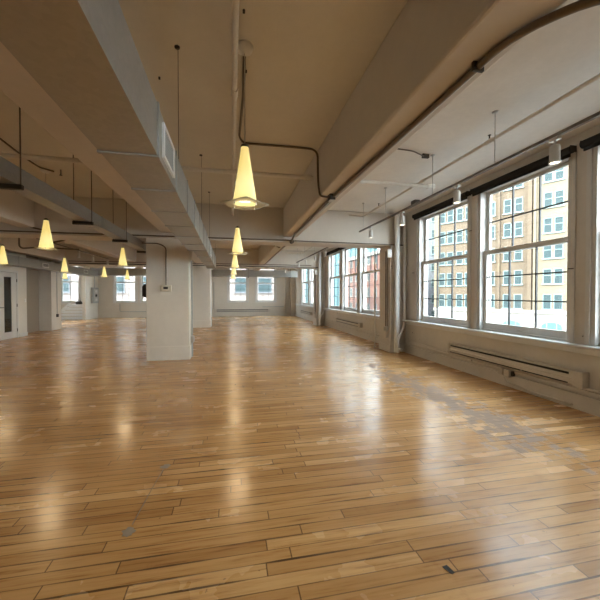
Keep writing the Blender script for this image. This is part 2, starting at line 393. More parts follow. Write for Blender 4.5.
# ---------------------------------------------------------------- windows
wn_ = 0
def window(loc, rz, w, z0, z1, label, cols=3, shade=True, guard=True):
    """local x along the wall, local y outwards, origin at the middle of the sill"""
    global wn_; wn_ += 1
    r = empty('window_%d' % wn_, (loc[0], loc[1], z0), rz, label=label, cat='window', kind='structure')
    h = z1-z0; a = w/2; mid = h*.552
    f = MB(); f.box(-a, -a+.05, .0, .215, 0, h); f.box(a-.05, a, .0, .215, 0, h); f.box(-a+.05, a-.05, .0, .215, h-.05, h); f.box(-a+.05, a-.05, .05, .24, -.02, .025)
    f.box(-a+.05, -a+.08, .17, .20, 0, h); f.box(a-.08, a-.05, .17, .20, 0, h)
    f.build('window_frame', M['wframe'], r, .004)
    c = MB(); c.box(-a-.055, -a, -.02, .0, 0, h); c.box(a, a+.055, -.02, .0, 0, h); c.box(-a-.055, a+.055, -.02, 0, h, h+.06)
    c.build('casing', M['wframe'], r, .004)
    def sash(name, y, zb, zt, bt, tt, nh):
        s = MB(); i = a-.05
        s.box(-i, -i+.062, y, y+.04, zb, zt); s.box(i-.062, i, y, y+.04, zb, zt)
        s.box(-i+.062, i-.062, y, y+.04, zb, zb+bt); s.box(-i+.062, i-.062, y, y+.04, zt-tt, zt)
        so = s.build(name, M['wframe'], r, .004)
        g0, g1, b0, b1 = -i+.055, i-.055, zb+bt-.005, zt-tt+.005
        gg = MB().box(g0, g1, y+.018, y+.022, b0, b1).build('pane', M['glass'], so)
        m = MB()
        for k in range(1, cols):
            x = g0+(g1-g0)*k/cols; m.box(x-.009, x+.009, y+.008, y+.034, b0, b1)
        for k in range(1, nh+1):
            z = b0+(b1-b0)*k/(nh+1); m.box(g0, g1, y+.010, y+.032, z-.009, z+.009)
        m.build('muntins', M['muntin'], so)
        return so
    sash('upper_sash', .125, mid-.04, h-.05, .075, .05, 1)
    lo = sash('lower_sash', .075, .025, mid+.03, .10, .07, 2)
    MB().box(-.05, .05, .055, .075, .05, .07).build('sash_lift', M['steel'], lo)
    return r
names = {0: ['nearest', 'second', 'third'], 1: []}
desc = {(1,0): 'tall sash window cut off by the right edge of the photo', (1,1): 'large near sash window facing the tan building, right of the post', (1,2): 'sash window just right of the white drain pipes',
        (2,0): 'sash window of the middle bay nearest the floor-to-ceiling pole', (2,1): 'centre sash window of the middle bay', (2,2): 'farthest sash window of the middle bay',
        (3,0): 'nearer sash window of the last bay before the corner', (3,1): 'sash window of the right wall closest to the far corner'}
for bi, b in enumerate(bays):
    for wi, (y0, y1) in enumerate(b):
        if bi == 0 and wi == 2: pass
        window((WX, (y0+y1)/2), -PI/2, y1-y0, Z0, Z1, desc.get((bi, wi), 'sash window of the bay beside the viewer, outside the photo'), cols=2 if bi == 3 else 3)
        # black roller blind
        if bi in (1, 2) or (bi == 0 and wi == 0):
            t = empty('roller_blind', (WX-.08, (y0+y1)/2, 3.17), -PI/2,
                label={(1,0): 'rolled-up black blind at the right edge of the photo', (1,1): 'rolled-up black blind above the large near window', (1,2): 'rolled-up black blind above the window by the drain pipes',
                       (2,0): 'rolled-up black blind at the near end of the middle bay', (2,1): 'rolled-up black blind over the centre window of the middle bay', (2,2): 'rolled-up black blind at the far end of the middle bay'}.get((bi, wi), 'rolled-up black blind beside the viewer'),
                cat='blind', group='black roller blinds')
            hw = (y1-y0)/2+.06
            MB().tube([(-hw, 0, 0), (hw, 0, 0)], .047, 14).build('roll', M['black'], t)
            MB().box(-hw+.02, hw-.02, -.012, .006, -.085, -.03).build('bottom_bar', M['black'], t, .003)
            for sx in (-1, 1): MB().box(sx*hw-.006, sx*hw+.006, -.03, .06, -.03, .045).build('bracket', M['dark'], t)
fl = ['sash window in the stair alcove', 'left sash window of the pair left of the near column', 'right sash window of the pair partly behind the near column',
      'left end wall window behind the hanging lamps', 'right end wall window near the corner']
for i, (x0, x1) in enumerate(fops):
    window(((x0+x1)/2, FY), 0, x1-x0, .885, Z1, fl[i], cols=2 if i in (0,) else 3)
    
for yy in (16.05, 17.35): window((-11, yy), PI/2, 1.1, .885, Z1, 'sash window in the side wall of the stair alcove, out of view')  # out of view, added to brighten the stair alcove
# ---------------------------------------------------------------- door, recess, stair
r = empty('door_1', (LX, (D0+D1)/2, 0), PI/2, label='white door with a tall narrow glass panel', cat='door', kind='structure')
hw = (D1-D0)/2   # local x -> +Y, local y -> -X (into wall)
f = MB(); f.box(-hw-.05, -hw+.02, -.015, .10, 0, DH+.05); f.box(hw-.02, hw+.05, -.015, .10, 0, DH+.05); f.box(-hw+.02, hw-.02, -.015, .10, DH-.02, DH+.05)
f.build('door_frame', M['door'], r, .004)
d = MB(); i = hw-.025; gx0, gx1, gz0, gz1 = -.14, .22, .22, 1.95
d.box(-i, gx0, .0, .04, .01, DH-.03); d.box(gx1, i, .0, .04, .01, DH-.03); d.box(gx0, gx1, .0, .04, .01, gz0); d.box(gx0, gx1, .0, .04, gz1, DH-.03)
do = d.build('door_leaf', M['door'], r)
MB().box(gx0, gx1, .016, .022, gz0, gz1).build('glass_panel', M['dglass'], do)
h = MB(); h.tube([(-.38, 0, 1.0), (-.38, -.055, 1.0), (-.26, -.06, 1.0)], .011, 8); h.box(-.41, -.35, -.008, 0, .95, 1.05); h.build('door_handle', M['dark'], do)
for z in (.25, 1.05, 1.85): MB().tube([(i+.012, -.012, z-.05), (i+.012, -.012, z+.05)], .011, 8).build('hinge', M['dark'], r)
def wallplate(loc, label, name='light_switch', size=(.012, .075, .12), mat='white'):
    t = empty(name, loc, 0, label=label, cat='switch')
    MB().box(0, size[0], -size[1]/2, size[1]/2, -size[2]/2, size[2]/2).build('plate', M[mat], t, .003)
    MB().box(size[0], size[0]+.008, -.012, .012, -.02, .02).build('rocker', M['white'], t)
wallplate((LX, 12.88, 1.2), 'small white light switch beside the glazed door')
t = empty('wall_conduit', (LX, 14.95, 0), 0, label='thin conduit dropping down the pier by the recess', cat='conduit')
MB().tube([(.015, 0, 2.3), (.015, 0, .62)], .012, 8).build('tube', M['grey'], t); MB().box(0, .05, -.05, .05, .5, .62).build('outlet_box', M['dark'], t, .004)
st = empty('stair', (-8.6, 21.0, 0), 0, label='short white stair rising beside the wall stub', cat='stair')
for q in range(5):
    MB().box(-1.05+q*.21, .6, -.5, .85, q*.17+.03, q*.17+.17).build('tread', M['white'], st, .004)
    MB().box(-1.03+q*.21, .6, -.46, .85, q*.17, q*.17+.03).build('riser', M['beige'], st)
mb = MB().prism([(-1.18, 0), (-1.05, 0), (-.05, .93), (-.17, .93)], 'y', -.55, -.5); mb.build('stringer', M['white'], st)
t = empty('duffel_bag', (-8.38, 20.75, .853), 0, label='small dark bag on the top of the short stair', cat='bag')
MB().lathe([(0, 0), (.14, .0), (.17, .05), (.16, .12), (.10, .17), (0, .18)], n=16).build('body', M['dark'], t)
MB().tube(arc([(-.08, 0, .14), (-.06, 0, .24), (.06, 0, .24), (.08, 0, .14)], .05), .01, 6).build('handle', M['black'], t)
t = empty('electrical_panel', (-7.84, 21.3, 1.35), 0, label='grey open-front breaker panel on the white wall stub', cat='electrical panel')
MB().box(0, .12, -.42, .42, -.45, .45).build('cabinet', M['grey'], t, .005)
MB().box(.12, .135, -.30, .30, -.36, .36).build('cover', M['steel'], t, .004)
for z in (-.24, 0, .24): MB().box(.135, .15, -.12, .12, z-.08, z+.06).build('breaker_block', M['white' if z else 'black'], t, .003)
MB().tube([(.05, 0, .45), (.05, 0, 1.1)], .02, 8).build('conduit', M['grey'], t)

# ---------------------------------------------------------------- pendant lamps
def make_lamp():
    t = empty('pendant_lamp', (0, 0, 0))
    # origin at the lower edge of the shade; ceiling at CEIL
    top = (CEIL-2.13)/1.085
    MB().lathe([(0, top), (.062, top), (.064, top-.012), (.055, top-.035), (.03, top-.052), (.008, top-.055), (0, top-.055)], n=20).build('canopy', M['white'], t)
    MB().tube([(0, 0, top-.05), (0, 0, .40)], .0042, 6).build('rod', M['steel'], t)
    sh = MB()
    n = 28; prof = [(.088, 0), (.075, .08), (.060, .18), (.044, .28), (.031, .37), (.027, .405)]
    vs = []; fs = []
    for (rr, z) in prof:
        for q in range(n):
            an = 2*PI*q/n; e = 1+.06*(abs(math.cos(2*an))**2)
            vs.append((rr*e*math.cos(an), rr*e*math.sin(an), z))
    for i in range(len(prof)-1):
        for q in range(n): fs.append((i*n+q, i*n+(q+1)%n, (i+1)*n+(q+1)%n, (i+1)*n+q))
    sh.add(vs, fs, True); sh.add(vs[-n:], [tuple(range(n))])
    sh.build('lamp_shade', M['shade'], t, solid=.003)
    MB().lathe([(0, .40), (.03, .40), (.03, .415), (.012, .43), (0, .43)], n=14).build('top_cap', M['dark'], t)
    # square wavy glass plate with a round hole
    rm = MB(); vs = []; fs = []; n = 48
    for j in range(4):
        for q in range(n):
            an = 2*PI*q/n+PI/8*0
            c, s_ = math.cos(an), math.sin(an)
            sq = .138/max(abs(c), abs(s_))**.75
            rr = .080+(sq-.080)*j/3
            z = -.012-.004*(j/3)**2*(1-math.cos(4*an+PI)) + .003*(j == 3)
            vs.append((rr*c, rr*s_, z))
    for j in range(3):
        for q in range(n): fs.append((j*n+q, j*n+(q+1)%n, (j+1)*n+(q+1)%n, (j+1)*n+q))
    rm.add(vs, fs, True); ro = rm.build('glass_rim', M['rim'], t, solid=.006)
    for q in range(4):
        an = PI/2*q; MB().tube([(.105*math.cos(an), .105*math.sin(an), -.032), (.105*math.cos(an), .105*math.sin(an), .004)], .005, 8).build('clip', M['steel'], t)
    MB().lathe([(0, .055), (.05, .05), (.066, .04), (.07, .03), (.07, .022), (0, .018)], n=20).build('bulb', M['bulb'], t)
    ld = bpy.data.lights.new('bulb_light', 'SPOT'); ld.energy = LAMP; ld.color = (1, .74, .42); ld.shadow_soft_size = .05; ld.spot_size = 2.9; ld.spot_blend = .4
    lo = bpy.data.objects.new('bulb_light', ld); C.objects.link(lo); lo.parent = t; lo.location = (0, 0, -.05)
    return t
LAMP = 3.0
lamps = [(.10, 2.50, 'nearest and largest cone lamp hanging in the middle of the room'), (.10, 5.52, 'second cone lamp in the middle row, just below the nearest'),
 (.09, 8.5, 'third cone lamp in the middle row'), (.08, 11.4, 'fourth cone lamp in the middle row'), (.07, 14.2, 'last and smallest cone lamp in the middle row'),
 (-2.65, 5.52, 'large cone lamp at left in front of the steel duct'), (-2.47, 8.4, 'cone lamp hanging just left of the near column'), (-2.5, 2.3, 'cone lamp left of the viewer, outside the photo'),
 (-4.99, 8.6, 'orange-looking cone lamp cut by the left edge of the photo'), (-4.86, 11.1, 'cone lamp in front of the stair alcove window'), (-4.81, 14.1, 'small far cone lamp below the crossing duct, beside the breaker panel'),
 (-6.95, 15.9, 'tiny cone lamp hanging below another by the alcove window'), (-4.5, 15.9, 'tiny far cone lamp before the left end wall windows'),
 (.1, -.5, 'cone lamp behind the viewer')]
proto = make_lamp()
for i, (x, y, lb) in enumerate(lamps):
    o = proto if i == 0 else copy_tree(proto)
    o.location = (x*1.075, y*1.075, 2.13); o.scale = (1.085, 1.085, 1.085); tag(o, lb, 'lamp', 'cone pendant lamps')
    o.rotation_euler.z = [.80, .2, .4, .7, .1, .3, .5][i % 7]

# ---------------------------------------------------------------- ducts
def duct_run(name, secs, label):
    t = empty(name, secs[0][0], 0, label=label, cat='duct'); return t
# central duct : runs along Y, slightly falling; built in world coordinates under an Empty at origin
t = empty('air_duct', (-.56, 1.0, 0), 0, label='long galvanised air duct hanging beside the near column', cat='duct')
X1 = -.41
def zb(y): return 2.205-(y-1.0)*.0125
def seg(y0, y1, xl):
    a, b = zb(y0), zb(y1); hh = .295; X0 = xl
    vs = [(X0,y0,a),(X1,y0,a),(X1,y0,a+hh),(X0,y0,a+hh),(X0,y1,b),(X1,y1,b),(X1,y1,b+hh),(X0,y1,b+hh)]
    vs = [(p[0]+.56, p[1]-1.0, p[2]) for p in vs]
    return vs
def ductseg(t, vs, mat='galv', nm='duct_section'):
    return MB().add(vs, [(0,1,2,3),(7,6,5,4),(0,4,5,1),(1,5,6,2),(2,6,7,3),(3,7,4,0)]).build(nm, M[mat], t)
ysd = [-6.5, -4, -1.5, .35, 2.04]; y = 2.04
while y < 5.7: y += .635; ysd.append(y)
nsec = len(ysd)
for i in range(len(ysd)-1):
    ductseg(t, seg(ysd[i]+.004, ysd[i+1]-.004, -.715))
    vs = seg(ysd[i+1]-.012, ysd[i+1]+.012, -.715)
    vs = [(p[0]+(.008 if p[0] > 0 else -.008), p[1], p[2]+(.008 if p[2] > 2.35 else -.008)) for p in vs]
    ductseg(t, vs, 'grey', 'flange')
y0 = ysd[-1]
while y0 < 9.2:
    y1 = min(y0+.85, 9.35); ductseg(t, seg(y0+.014, y1-.004, -.64))
    vs = seg(y1-.012, y1+.012, -.64); vs = [(p[0]+(.008 if p[0] > 0 else -.008), p[1], p[2]+(.008 if p[2] > 2.30 else -.008)) for p in vs]
    ductseg(t, vs, 'grey', 'flange'); y0 = y1
def grille(parent, y0, y1, z0, z1, x, off=(0,0,0)):
    g = MB(); b = .022
    g.box(x, x+.014, y0, y0+b, z0, z1); g.box(x, x+.014, y1-b, y1, z0, z1); g.box(x, x+.014, y0+b, y1-b, z0, z0+b); g.box(x, x+.014, y0+b, y1-b, z1-b, z1)
    go = g.build('vent', M['white'], parent, loc=off)
    s = MB().box(x, x+.003, y0+b, y1-b, z0+b, z1-b).build('core', M['slot'], go)
    l = MB(); n = 9
    for q in range(n):
        z = z0+b+(z1-z0-2*b)*(q+.5)/n; l.box(x+.003, x+.009, y0+b, y1-b, z-.004, z+.004)
    for q in range(12):
        yy = y0+b+(y1-y0-2*b)*(q+.5)/12; l.box(x+.006, x+.010, yy-.003, yy+.003, z0+b, z1-b)
    l.build('louvres', M['grey'], go)
grille(t, 1.16, 1.53, 2.235, 2.445, .15)
grille(t, 5.75, 6.1, 2.18, 2.37, .15)
for i, (yy, lb) in enumerate(((2.80, 'thin hanger wire dropping to the duct near the vent'), (4.88, 'thin hanger wire holding the duct farther along'), (6.6, 'thin hanger wire near the first cross beam'), (8.9, 'thin hanger wire beyond the first cross beam'))):
    w = empty('hanger_wire', (X1-.004, yy, CEIL), 0, label=lb, cat='hanger wire', group='duct hanger wires')
    MB().tube([(.006, 0, 0), (.006, 0, zb(yy)+.295-CEIL)], .0028, 5).build('wire', M['rod'], w)
    MB().lathe([(0, -.012), (.02, -.012), (.022, 0), (0, 0)], n=10).build('anchor', M['dark'], w)

# left duct on trapeze hangers
t = empty('air_duct', (-1.985, 0, 2.40), 0, label='slim duct on trapeze hangers left of the near column', cat='duct')
ya = -6.5
while ya < 13.9:
    yb = min(ya+2.4, 14.0)
    MB().box(-.085, .085, ya+.004, yb-.004, 0, .165).build('duct_section', M['galv'], t)
    MB().box(-.092, .092, yb-.012, yb+.012, -.006, .171).build('flange', M['grey'], t); ya = yb
hl = ['first trapeze hanger from the left edge of the photo', 'second trapeze hanger under the slim duct', 'third trapeze hanger near the column', 'fourth trapeze hanger behind the column', 'trapeze hanger left of the viewer']
for i, yy in enumerate((3.49, 5.06, 6.6, 8.2, 1.95)):
    w = empty('duct_hanger', (-1.985, yy, 2.375), 0, label=hl[i], cat='hanger', group='trapeze hangers')
    MB().box(-.125, .125, -.022, .022, -.022, .022).build('channel', M['dark'], w, .003)
    for sx in (-.11, .11): MB().tube([(sx, 0, 0), (sx, 0, CEIL-2.375)], .006, 6).build('rod', M['rod'], w)
# left side duct along the partition and crossing far duct
t = empty('air_duct', (-6.62, 0, 2.29), 0, label='galvanised duct running above the glazed door', cat='duct')
ya = -6.5
while ya < 18.0:
    yb = min(ya+1.22, 18.0)
    MB().box(-.2, .2, ya+.004, yb-.004, 0, .28).build('duct_section', M['galv'], t)
    MB().box(-.208, .208, yb-.01, yb+.01, -.008, .285).build('flange', M['galv'], t); ya = yb
grille(t, 13.1, 13.5, .06, .21, .2); grille(t, 16.4, 16.8, .06, .21, .2)
grille(t, 9.5, 9.9, .06, .21, .2)
t = empty('air_duct', (0, 18.35, 2.36), 0, label='far galvanised duct crossing the whole room below the windows heads', cat='duct')
xa = -6.84
while xa < 3.55:
    xb = min(xa+1.5, 3.6)
    MB().box(xa+.004, xb-.004, -.2, .2, 0, .36).build('duct_section', M['galv'], t)
    MB().box(xb-.01, xb+.01, -.208, .208, -.008, .366).build('flange', M['galv'], t); xa = xb
for i, x in enumerate((-5.0, -2.2, .9, 3.2)):
    w = empty('duct_hanger', (x, 18.35, 2.34), 0, label='strap hanger %s the far crossing duct' % ['at the left end of', 'behind the far column on', 'above the end wall window on', 'at the right end of'][i], cat='hanger', group='far duct hangers')
    MB().box(-.02, .02, -.25, .25, -.012, .01).build('channel', M['dark'], w)
    for sy in (-.23, .23): MB().tube([(0, sy, 0), (0, sy, CEIL-2.34)], .006, 6).build('rod', M['rod'], w)

# ---------------------------------------------------------------- pipes and conduits
def pipe(name, pts, r, mat, label, cat='pipe', group=None, n=10, fit=(), rnd=.06, fr=1.35):
    b = pts[0]; t = empty(name, b, 0, label=label, cat=cat)
    if group: t['group'] = group
    P = [tuple(p[k]-b[k] for k in range(3)) for p in pts]
    MB().tube(arc(P, rnd) if len(P) > 2 else P, r, n).build('tube', M[mat], t)
    for (p, q) in fit:
        a = tuple(p[k]-b[k] for k in range(3)); c = tuple(q[k]-b[k] for k in range(3))
        MB().tube([a, c], r*fr, n).build('coupling', M[mat], t)
    return t
pipe('sprinkler_pipe', [(.03, -6.9, 3.12), (.03, 7.4, 3.12)], .021, 'pipe', 'white sprinkler pipe running down the middle of the ceiling',
     fit=[((.03, 2.86, 3.12), (.03, 2.96, 3.12)), ((.03, 4.55, 3.12), (.03, 4.75, 3.12))])
pipe('sprinkler_pipe', [(-3.75, 4.68, 3.08), (3.08, 4.68, 3.08)], .030, 'pipe', 'painted cross pipe passing behind the nearest cone lamp',
     fit=[((-.02, 4.68, 3.08), (.08, 4.68, 3.08)), ((1.02, 4.68, 3.08), (1.12, 4.68, 3.08)), ((2.98, 4.68, 3.08), (3.10, 4.68, 3.08))])
ypipe = pipe('sprinkler_pipe', [(2.93, -6.9, 3.17), (2.93, 7.1, 3.17), (2.70, 7.38, 3.26)], .022, 'pipe', 'sprinkler pipe on the pale ceiling strip above the windows',
     fit=[((2.93, 3.3, 3.17), (2.93, 3.4, 3.17)), ((2.93, 4.65, 3.17), (2.93, 4.75, 3.17))])
pipe('sprinkler_pipe', [(2.93, 8.1, 3.17), (2.93, 13.9, 3.17), (2.4, 14.3, 3.2)], .022, 'pipe', 'sprinkler pipe above the windows of the middle bay')
for (y) in (3.35, 6.3):
    o = MB().tube([(0, y+6.9, .015), (0, y+6.9, .075)], .008, 8).lathe([(0, .07), (.018, .07), (.018, .075), (0, .077)], c=(0, y+6.9, 0), n=10).build('sprinkler_head', M['dark'], ypipe)
for i, (x, y, z0, lb) in enumerate(((None,)*4, (None,)*4, (.13, 2.97, CEIL-.02, 'small dark ceiling anchor just beyond the nearest lamp canopy'), (.09, 2.35, CEIL-.02, 'small dark ceiling anchor beside the sprinkler pipe'), (-.63, 3.22, CEIL-.02, 'small dark ceiling anchor above the duct'), (-2.62, 5.9, CEIL-.09, 'dark drop fitting on the ceiling above the slim duct'))):
    if x is None: continue
    w = empty('ceiling_anchor', (x, y, z0), 0, label=lb, cat='anchor')
    MB().tube([(0,0,0), (0,0,.02 if i not in (5,) else .09)], .009, 8).build('stem', M['dark'], w)
    if i in (0, 1, 5): MB().lathe([(0, .045), (.018, .045), (.018, .05), (0, .052)] if i != 5 else [(0, 0), (.02, 0), (.02, .006), (0, .006)], n=10).build('deflector', M['dark'], w)
# conduit under the window side beam
pipe('conduit', [(2.6, 1.0, 2.675), (1.56, 1.13, 2.675), (1.36, 1.40, 2.675), (1.34, 2.6, 2.675), (1.30, 4.1, 2.675), (1.32, 7.0, 2.675), (1.34, 7.38, 2.62)], .021, 'conduit', 'dark conduit clipped under the long beam by the windows', 'conduit', rnd=.2)
pipe('conduit', [(1.385, 1.45, 2.685), (1.36, 4.1, 2.685), (1.37, 7.1, 2.685)], .0105, 'steel', 'bright thin conduit beside the dark one under the beam', 'conduit')
t = empty('conduit_clamp', (1.36, 1.64, 2.675), 0, label='dark pipe clamp under the beam near the top right', cat='clamp'); MB().box(-.04, .03, -.01, .01, -.027, .025).build('strap', M['dark'], t, .004)
t = empty('junction_box', (1.27, 4.17, 2.655), 0, label='dark junction fitting under the beam at the end of the curved conduit', cat='junction box'); MB().box(-.03, .05, -.05, .05, -.03, .045).build('body', M['dark'], t, .006); MB().box(-.022, .042, -.042, .042, -.036, -.03).build('cover', M['steel'], t)
t = empty('junction_box', (1.34, 7.42, 2.60), 0, label='dark round junction where the conduits meet at the first cross beam', cat='junction box'); MB().tube([(0,.03,0), (0,-.03,0)], .05, 14).build('body', M['dark'], t); MB().tube([(0,-.03,0), (0,-.036,0)], .04, 14).build('cover', M['conduit'], t)
pipe('conduit', [(.11, 2.775, CEIL-.015), (.12, 3.3, CEIL-.015), (.10, 4.2, CEIL-.015), (.16, 4.36, CEIL-.015), (.9, 4.34, CEIL-.015), (1.13, 4.32, CEIL-.03), (1.13, 4.30, 2.9), (1.13, 4.2, 2.68), (1.24, 4.17, 2.665)], .0135, 'conduit', 'dark conduit from the nearest lamp bending down the beam side', 'conduit', rnd=.14)
pipe('conduit', [(-6.3, 7.425, 2.625), (1.30, 7.425, 2.625)], .014, 'conduit', 'dark conduit along the left part of the first cross beam', 'conduit')
pipe('conduit', [(1.40, 7.43, 2.62), (4.10, 7.43, 2.60)], .014, 'conduit', 'dark conduit along the window end of the first cross beam', 'conduit')
pipe('conduit', [(-6.2, 14.52, 2.62), (3.95, 14.52, 2.62)], .018, 'dark', 'dark conduit along the second cross beam', 'conduit')
pipe('conduit', [(-6.2, 14.45, 2.70), (3.5, 14.45, 2.70)], .016, 'conduit', 'second dark conduit just above the one on the far cross beam', 'conduit')
pipe('conduit', [(1.38, 8.05, 2.68), (1.38, 14.4, 2.68)], .018, 'conduit', 'dark conduit under the long beam in the middle bay', 'conduit')
pipe('conduit', [(1.0, 9.0, CEIL-.02), (1.13, 9.0, 3.2), (1.13, 9.0, 2.72), (1.30, 9.0, 2.68)], .013, 'conduit', 'short bent conduit beyond the first cross beam', 'conduit')
pipe('conduit', [(1.6, 4.05, CEIL-.02), (2.40, 4.10, CEIL-.03), (2.62, 4.2, CEIL-.04)], .009, 'rod', 'thin conduit on the pale ceiling near the track rod', 'conduit')
t = empty('junction_box', (2.66, 4.22, CEIL-.035), 0, label='small fitting on the pale ceiling at the rod top', cat='junction box'); MB().box(-.05,.05,-.02,.02,-.02,.035).build('body', M['dark'], t, .004)
# flexible conduits on the left ceiling
pipe('conduit', [(-2.80, 3.2, CEIL-.018), (-2.82, 4.85, CEIL-.018), (-2.87, 5.5, CEIL-.018), (-2.87, 5.8, CEIL-.018), (-2.74, 5.95, CEIL-.018)], .012, 'conduit', 'dark bent conduit on the ceiling at upper left', 'conduit')
pipe('conduit', [(-4.2, 7.41, 3.0), (-4.0, 7.41, 2.75), (-3.5, 7.41, 2.64)], .016, 'conduit', 'bent conduit joining the first cross beam at left', 'conduit')
pipe('conduit', [(-5.7, 10.5, 2.95), (-5.7, 10.5, 2.66), (-5.3, 10.6, 2.72), (-4.3, 10.7, 2.70)], .022, 'conduit', 'thick bent conduit hanging behind the left lamps', 'conduit', rnd=.15)
pipe('conduit', [(-3.75, 8.9, CEIL-.03), (-3.75, 8.9, 2.75), (-4.1, 9.0, 2.66), (-4.6, 9.3, 2.66)], .02, 'conduit', 'bent conduit dropping at the left side of the cross beam', 'conduit', rnd=.15)
# column fittings
t = empty('thermostat', (-1.35, 7.46, 1.53), 0, label='beige thermostat box on the near column', cat='thermostat')
MB().box(-.105, .105, -.05, 0, -.065, .065).build('housing', M['beige'], t, .008); MB().box(-.05, .04, -.056, -.05, -.015, .03).build('display', M['dark'], t)
pipe('conduit', [(-1.82, 7.44, 2.47), (-1.50, 7.44, 2.47), (-1.35, 7.44, 2.40), (-1.35, 7.44, 1.60)], .011, 'conduit', 'thin conduit looping down the near column to the thermostat', 'conduit', rnd=.10)
t = empty('wall_telephone', (-1.755, 7.72, 1.48), 0, label='black device on the left side of the near column', cat='telephone')
MB().box(-.10, 0, -.08, .08, -.14, .14).build('body', M['black'], t, .012); MB().box(-.13, -.10, -.03, .03, -.12, .10).build('handset', M['dark'], t, .01)
pipe('drain_pipe', [(-.86, 7.72, 2.14), (-.86, 7.72, .02)], .018, 'grey', 'slim grey pipe on the right side of the near column', 'pipe')
t = empty('outlet_box', (-.84, 7.62, .42), 0, label='small grey outlet box low on the near column', cat='outlet'); MB().box(-.035, .03, -.05, .05, -.07, .07).build('body', M['steel'], t, .006); MB().box(.03, .036, -.03, .03, -.04, .04).build('cover', M['grey'], t)
pipe('drain_pipe', [(-.86, 14.8, 2.5), (-.86, 14.8, .02)], .02, 'wpipe', 'slim white pipe on the right side of the far column', 'pipe')
# window pier pipes
for i, y in enumerate((7.3, 14.4)):
    w = ['nearer', 'farther'][i]
    pipe('drain_pipe', [(3.87, y, CEIL-.01), (3.87, y, .02)], .062, 'wpipe', 'fat white vertical pipe on the %s window pier' % w, fit=[((3.87, y, 1.28), (3.87, y, 1.40)), ((3.87, y, .30), (3.87, y, .36))], n=18, fr=1.06)
    pipe('heating_pipe', [(4.07, y, CEIL-.01), (4.07, y, .66), (3.86, y-.09, .34), (3.86, y-.09, .02)], .028, 'wpipe', 'thin white pipe with a bent foot on the %s window pier' % w, n=12, fit=[((4.07, y, 1.28), (4.07, y, 1.36)), ((3.86, y-.09, .16), (3.86, y-.09, .22))])
    v = empty('radiator_valve', (3.86, y-.12, .12), 0, label='small white valve at the foot of the %s bent pipe' % w, cat='valve')
    MB().tube([(0, .01, 0), (0, -.10, 0)], .02, 10).build('body', M['wpipe'], v); MB().tube([(0, -.10, 0), (0, -.12, 0)], .035, 12).build('handwheel', M['wpipe'], v)
    pipe('conduit', [(3.72, y+.28, 2.46), (3.72, y+.28, .62)], .011, 'conduit', 'left dark conduit down the %s window pier' % w, 'conduit')
    pipe('conduit', [(3.72, y+.20, 2.30), (3.72, y+.20, .62)], .011, 'rod', 'right dark conduit down the %s window pier' % w, 'conduit')
    b = empty('junction_box', (3.73, y+.24, .56), 0, label='small box at the foot of the conduits on the %s pier' % w, cat='junction box')
    MB().box(-.05, 0, -.07, .07, -.06, .06).build('body', M['steel'], b, .005); MB().box(-.045, -.005, -.04, .04, -.22, -.06).build('riser', M['rwall'], b, .005)
    MB().box(-.058, -.05, -.05, .05, -.04, .04).build('cover', M['grey'], b)
    b = empty('outlet_box', (3.70, y-.02, 2.38), 0, label='beige box high on the %s window pier under the beam' % w, cat='electrical box')
    MB().box(-.06, .06, .06, .11, -.10, .10).build('body', M['beige'], b, .006); MB().box(-.05, .05, .052, .06, -.085, .085).build('cover', M['white'], b, .004)
pipe('heating_pipe', [(3.72, 8.22, TB+.7), (3.72, 8.22, .0)], .017, 'pipe', 'slender floor-to-ceiling pole in front of the middle bay', 'pole', fit=[((3.72, 8.22, 1.35), (3.72, 8.22, 1.45)), ((3.72, 8.22, 0), (3.72, 8.22, .02))], fr=1.6)

# ---------------------------------------------------------------- heaters and wall wiring
def heater(y0, y1, label, z0=.33, z1=.47):
    t = empty('baseboard_heater', (WX, (y0+y1)/2, z0), 0, label=label, cat='heater')
    hw = (y1-y0)/2; h = z1-z0
    MB().prism([(-.005, 0), (-.085, 0), (-.10, .02), (-.10, h*.42), (-.085, h*.5), (-.085, h), (-.005, h)], 'y', -hw, hw).build('casing', M['heater'], t, .004)
    MB().box(-.102, -.098, -hw+.16, hw-.05, h*.10, h*.20).build('air_slot', M['slot'], t)
    MB().box(-.088, -.083, -hw+.16, hw-.05, h*.72, h*.88).build('air_slot', M['slot'], t)
    for a, b in ((-hw-.02, -hw+.10), (hw-.03, hw+.02)): MB().box(-.108, -.002, a, b, -.008, h+.008).build('end_cap', M['heater'], t, .006)
    for a in (-hw*.33, hw*.4): MB().box(-.104, -.098, a, a+.012, 0, h*.45).build('joint_strip', M['heater'], t)
heater(3.16, 5.62, 'long cream electric heater under the near windows', .29, .47)
heater(10.1, 12.6, 'cream electric heater under the middle bay windows', .33, .47)
heater(16.9, 19.4, 'far cream heater under the last right wall windows', .33, .47)
t = empty('baseboard_heater', (.72, FY, .27), 0, label='long heater low on the end wall', cat='heater')
MB().box(-1.75, 1.75, -.09, 0, 0, .2).build('casing', M['heater'], t, .006); MB().box(-1.65, 1.65, -.094, -.088, .12, .16).build('air_slot', M['slot'], t)
MB().box(-1.65, 1.65, -.094, -.088, .03, .055).build('air_slot', M['slot'], t)
for a in (-1.80, 1.72): MB().box(a, a+.08, -.10, 0, -.01, .21).build('end_cap', M['heater'], t, .006)
def raceway(y0, y1, label):
    t = empty('cable_raceway', (WX-.02, y0, .26), 0, label=label, cat='raceway')
    MB().box(-.03, .02, 0, y1-y0, -.034, .002).build('trunking', M['rwall'], t, .008)
    MB().tube([(-.018, 0, .022), (-.018, y1-y0, .022)], .016, 8).build('tube', M['rwall'], t)
raceway(-6.5, 7.3, 'cream conduit raceway below the near windows'); raceway(8.05, 14.3, 'cream conduit raceway below the middle bay windows')
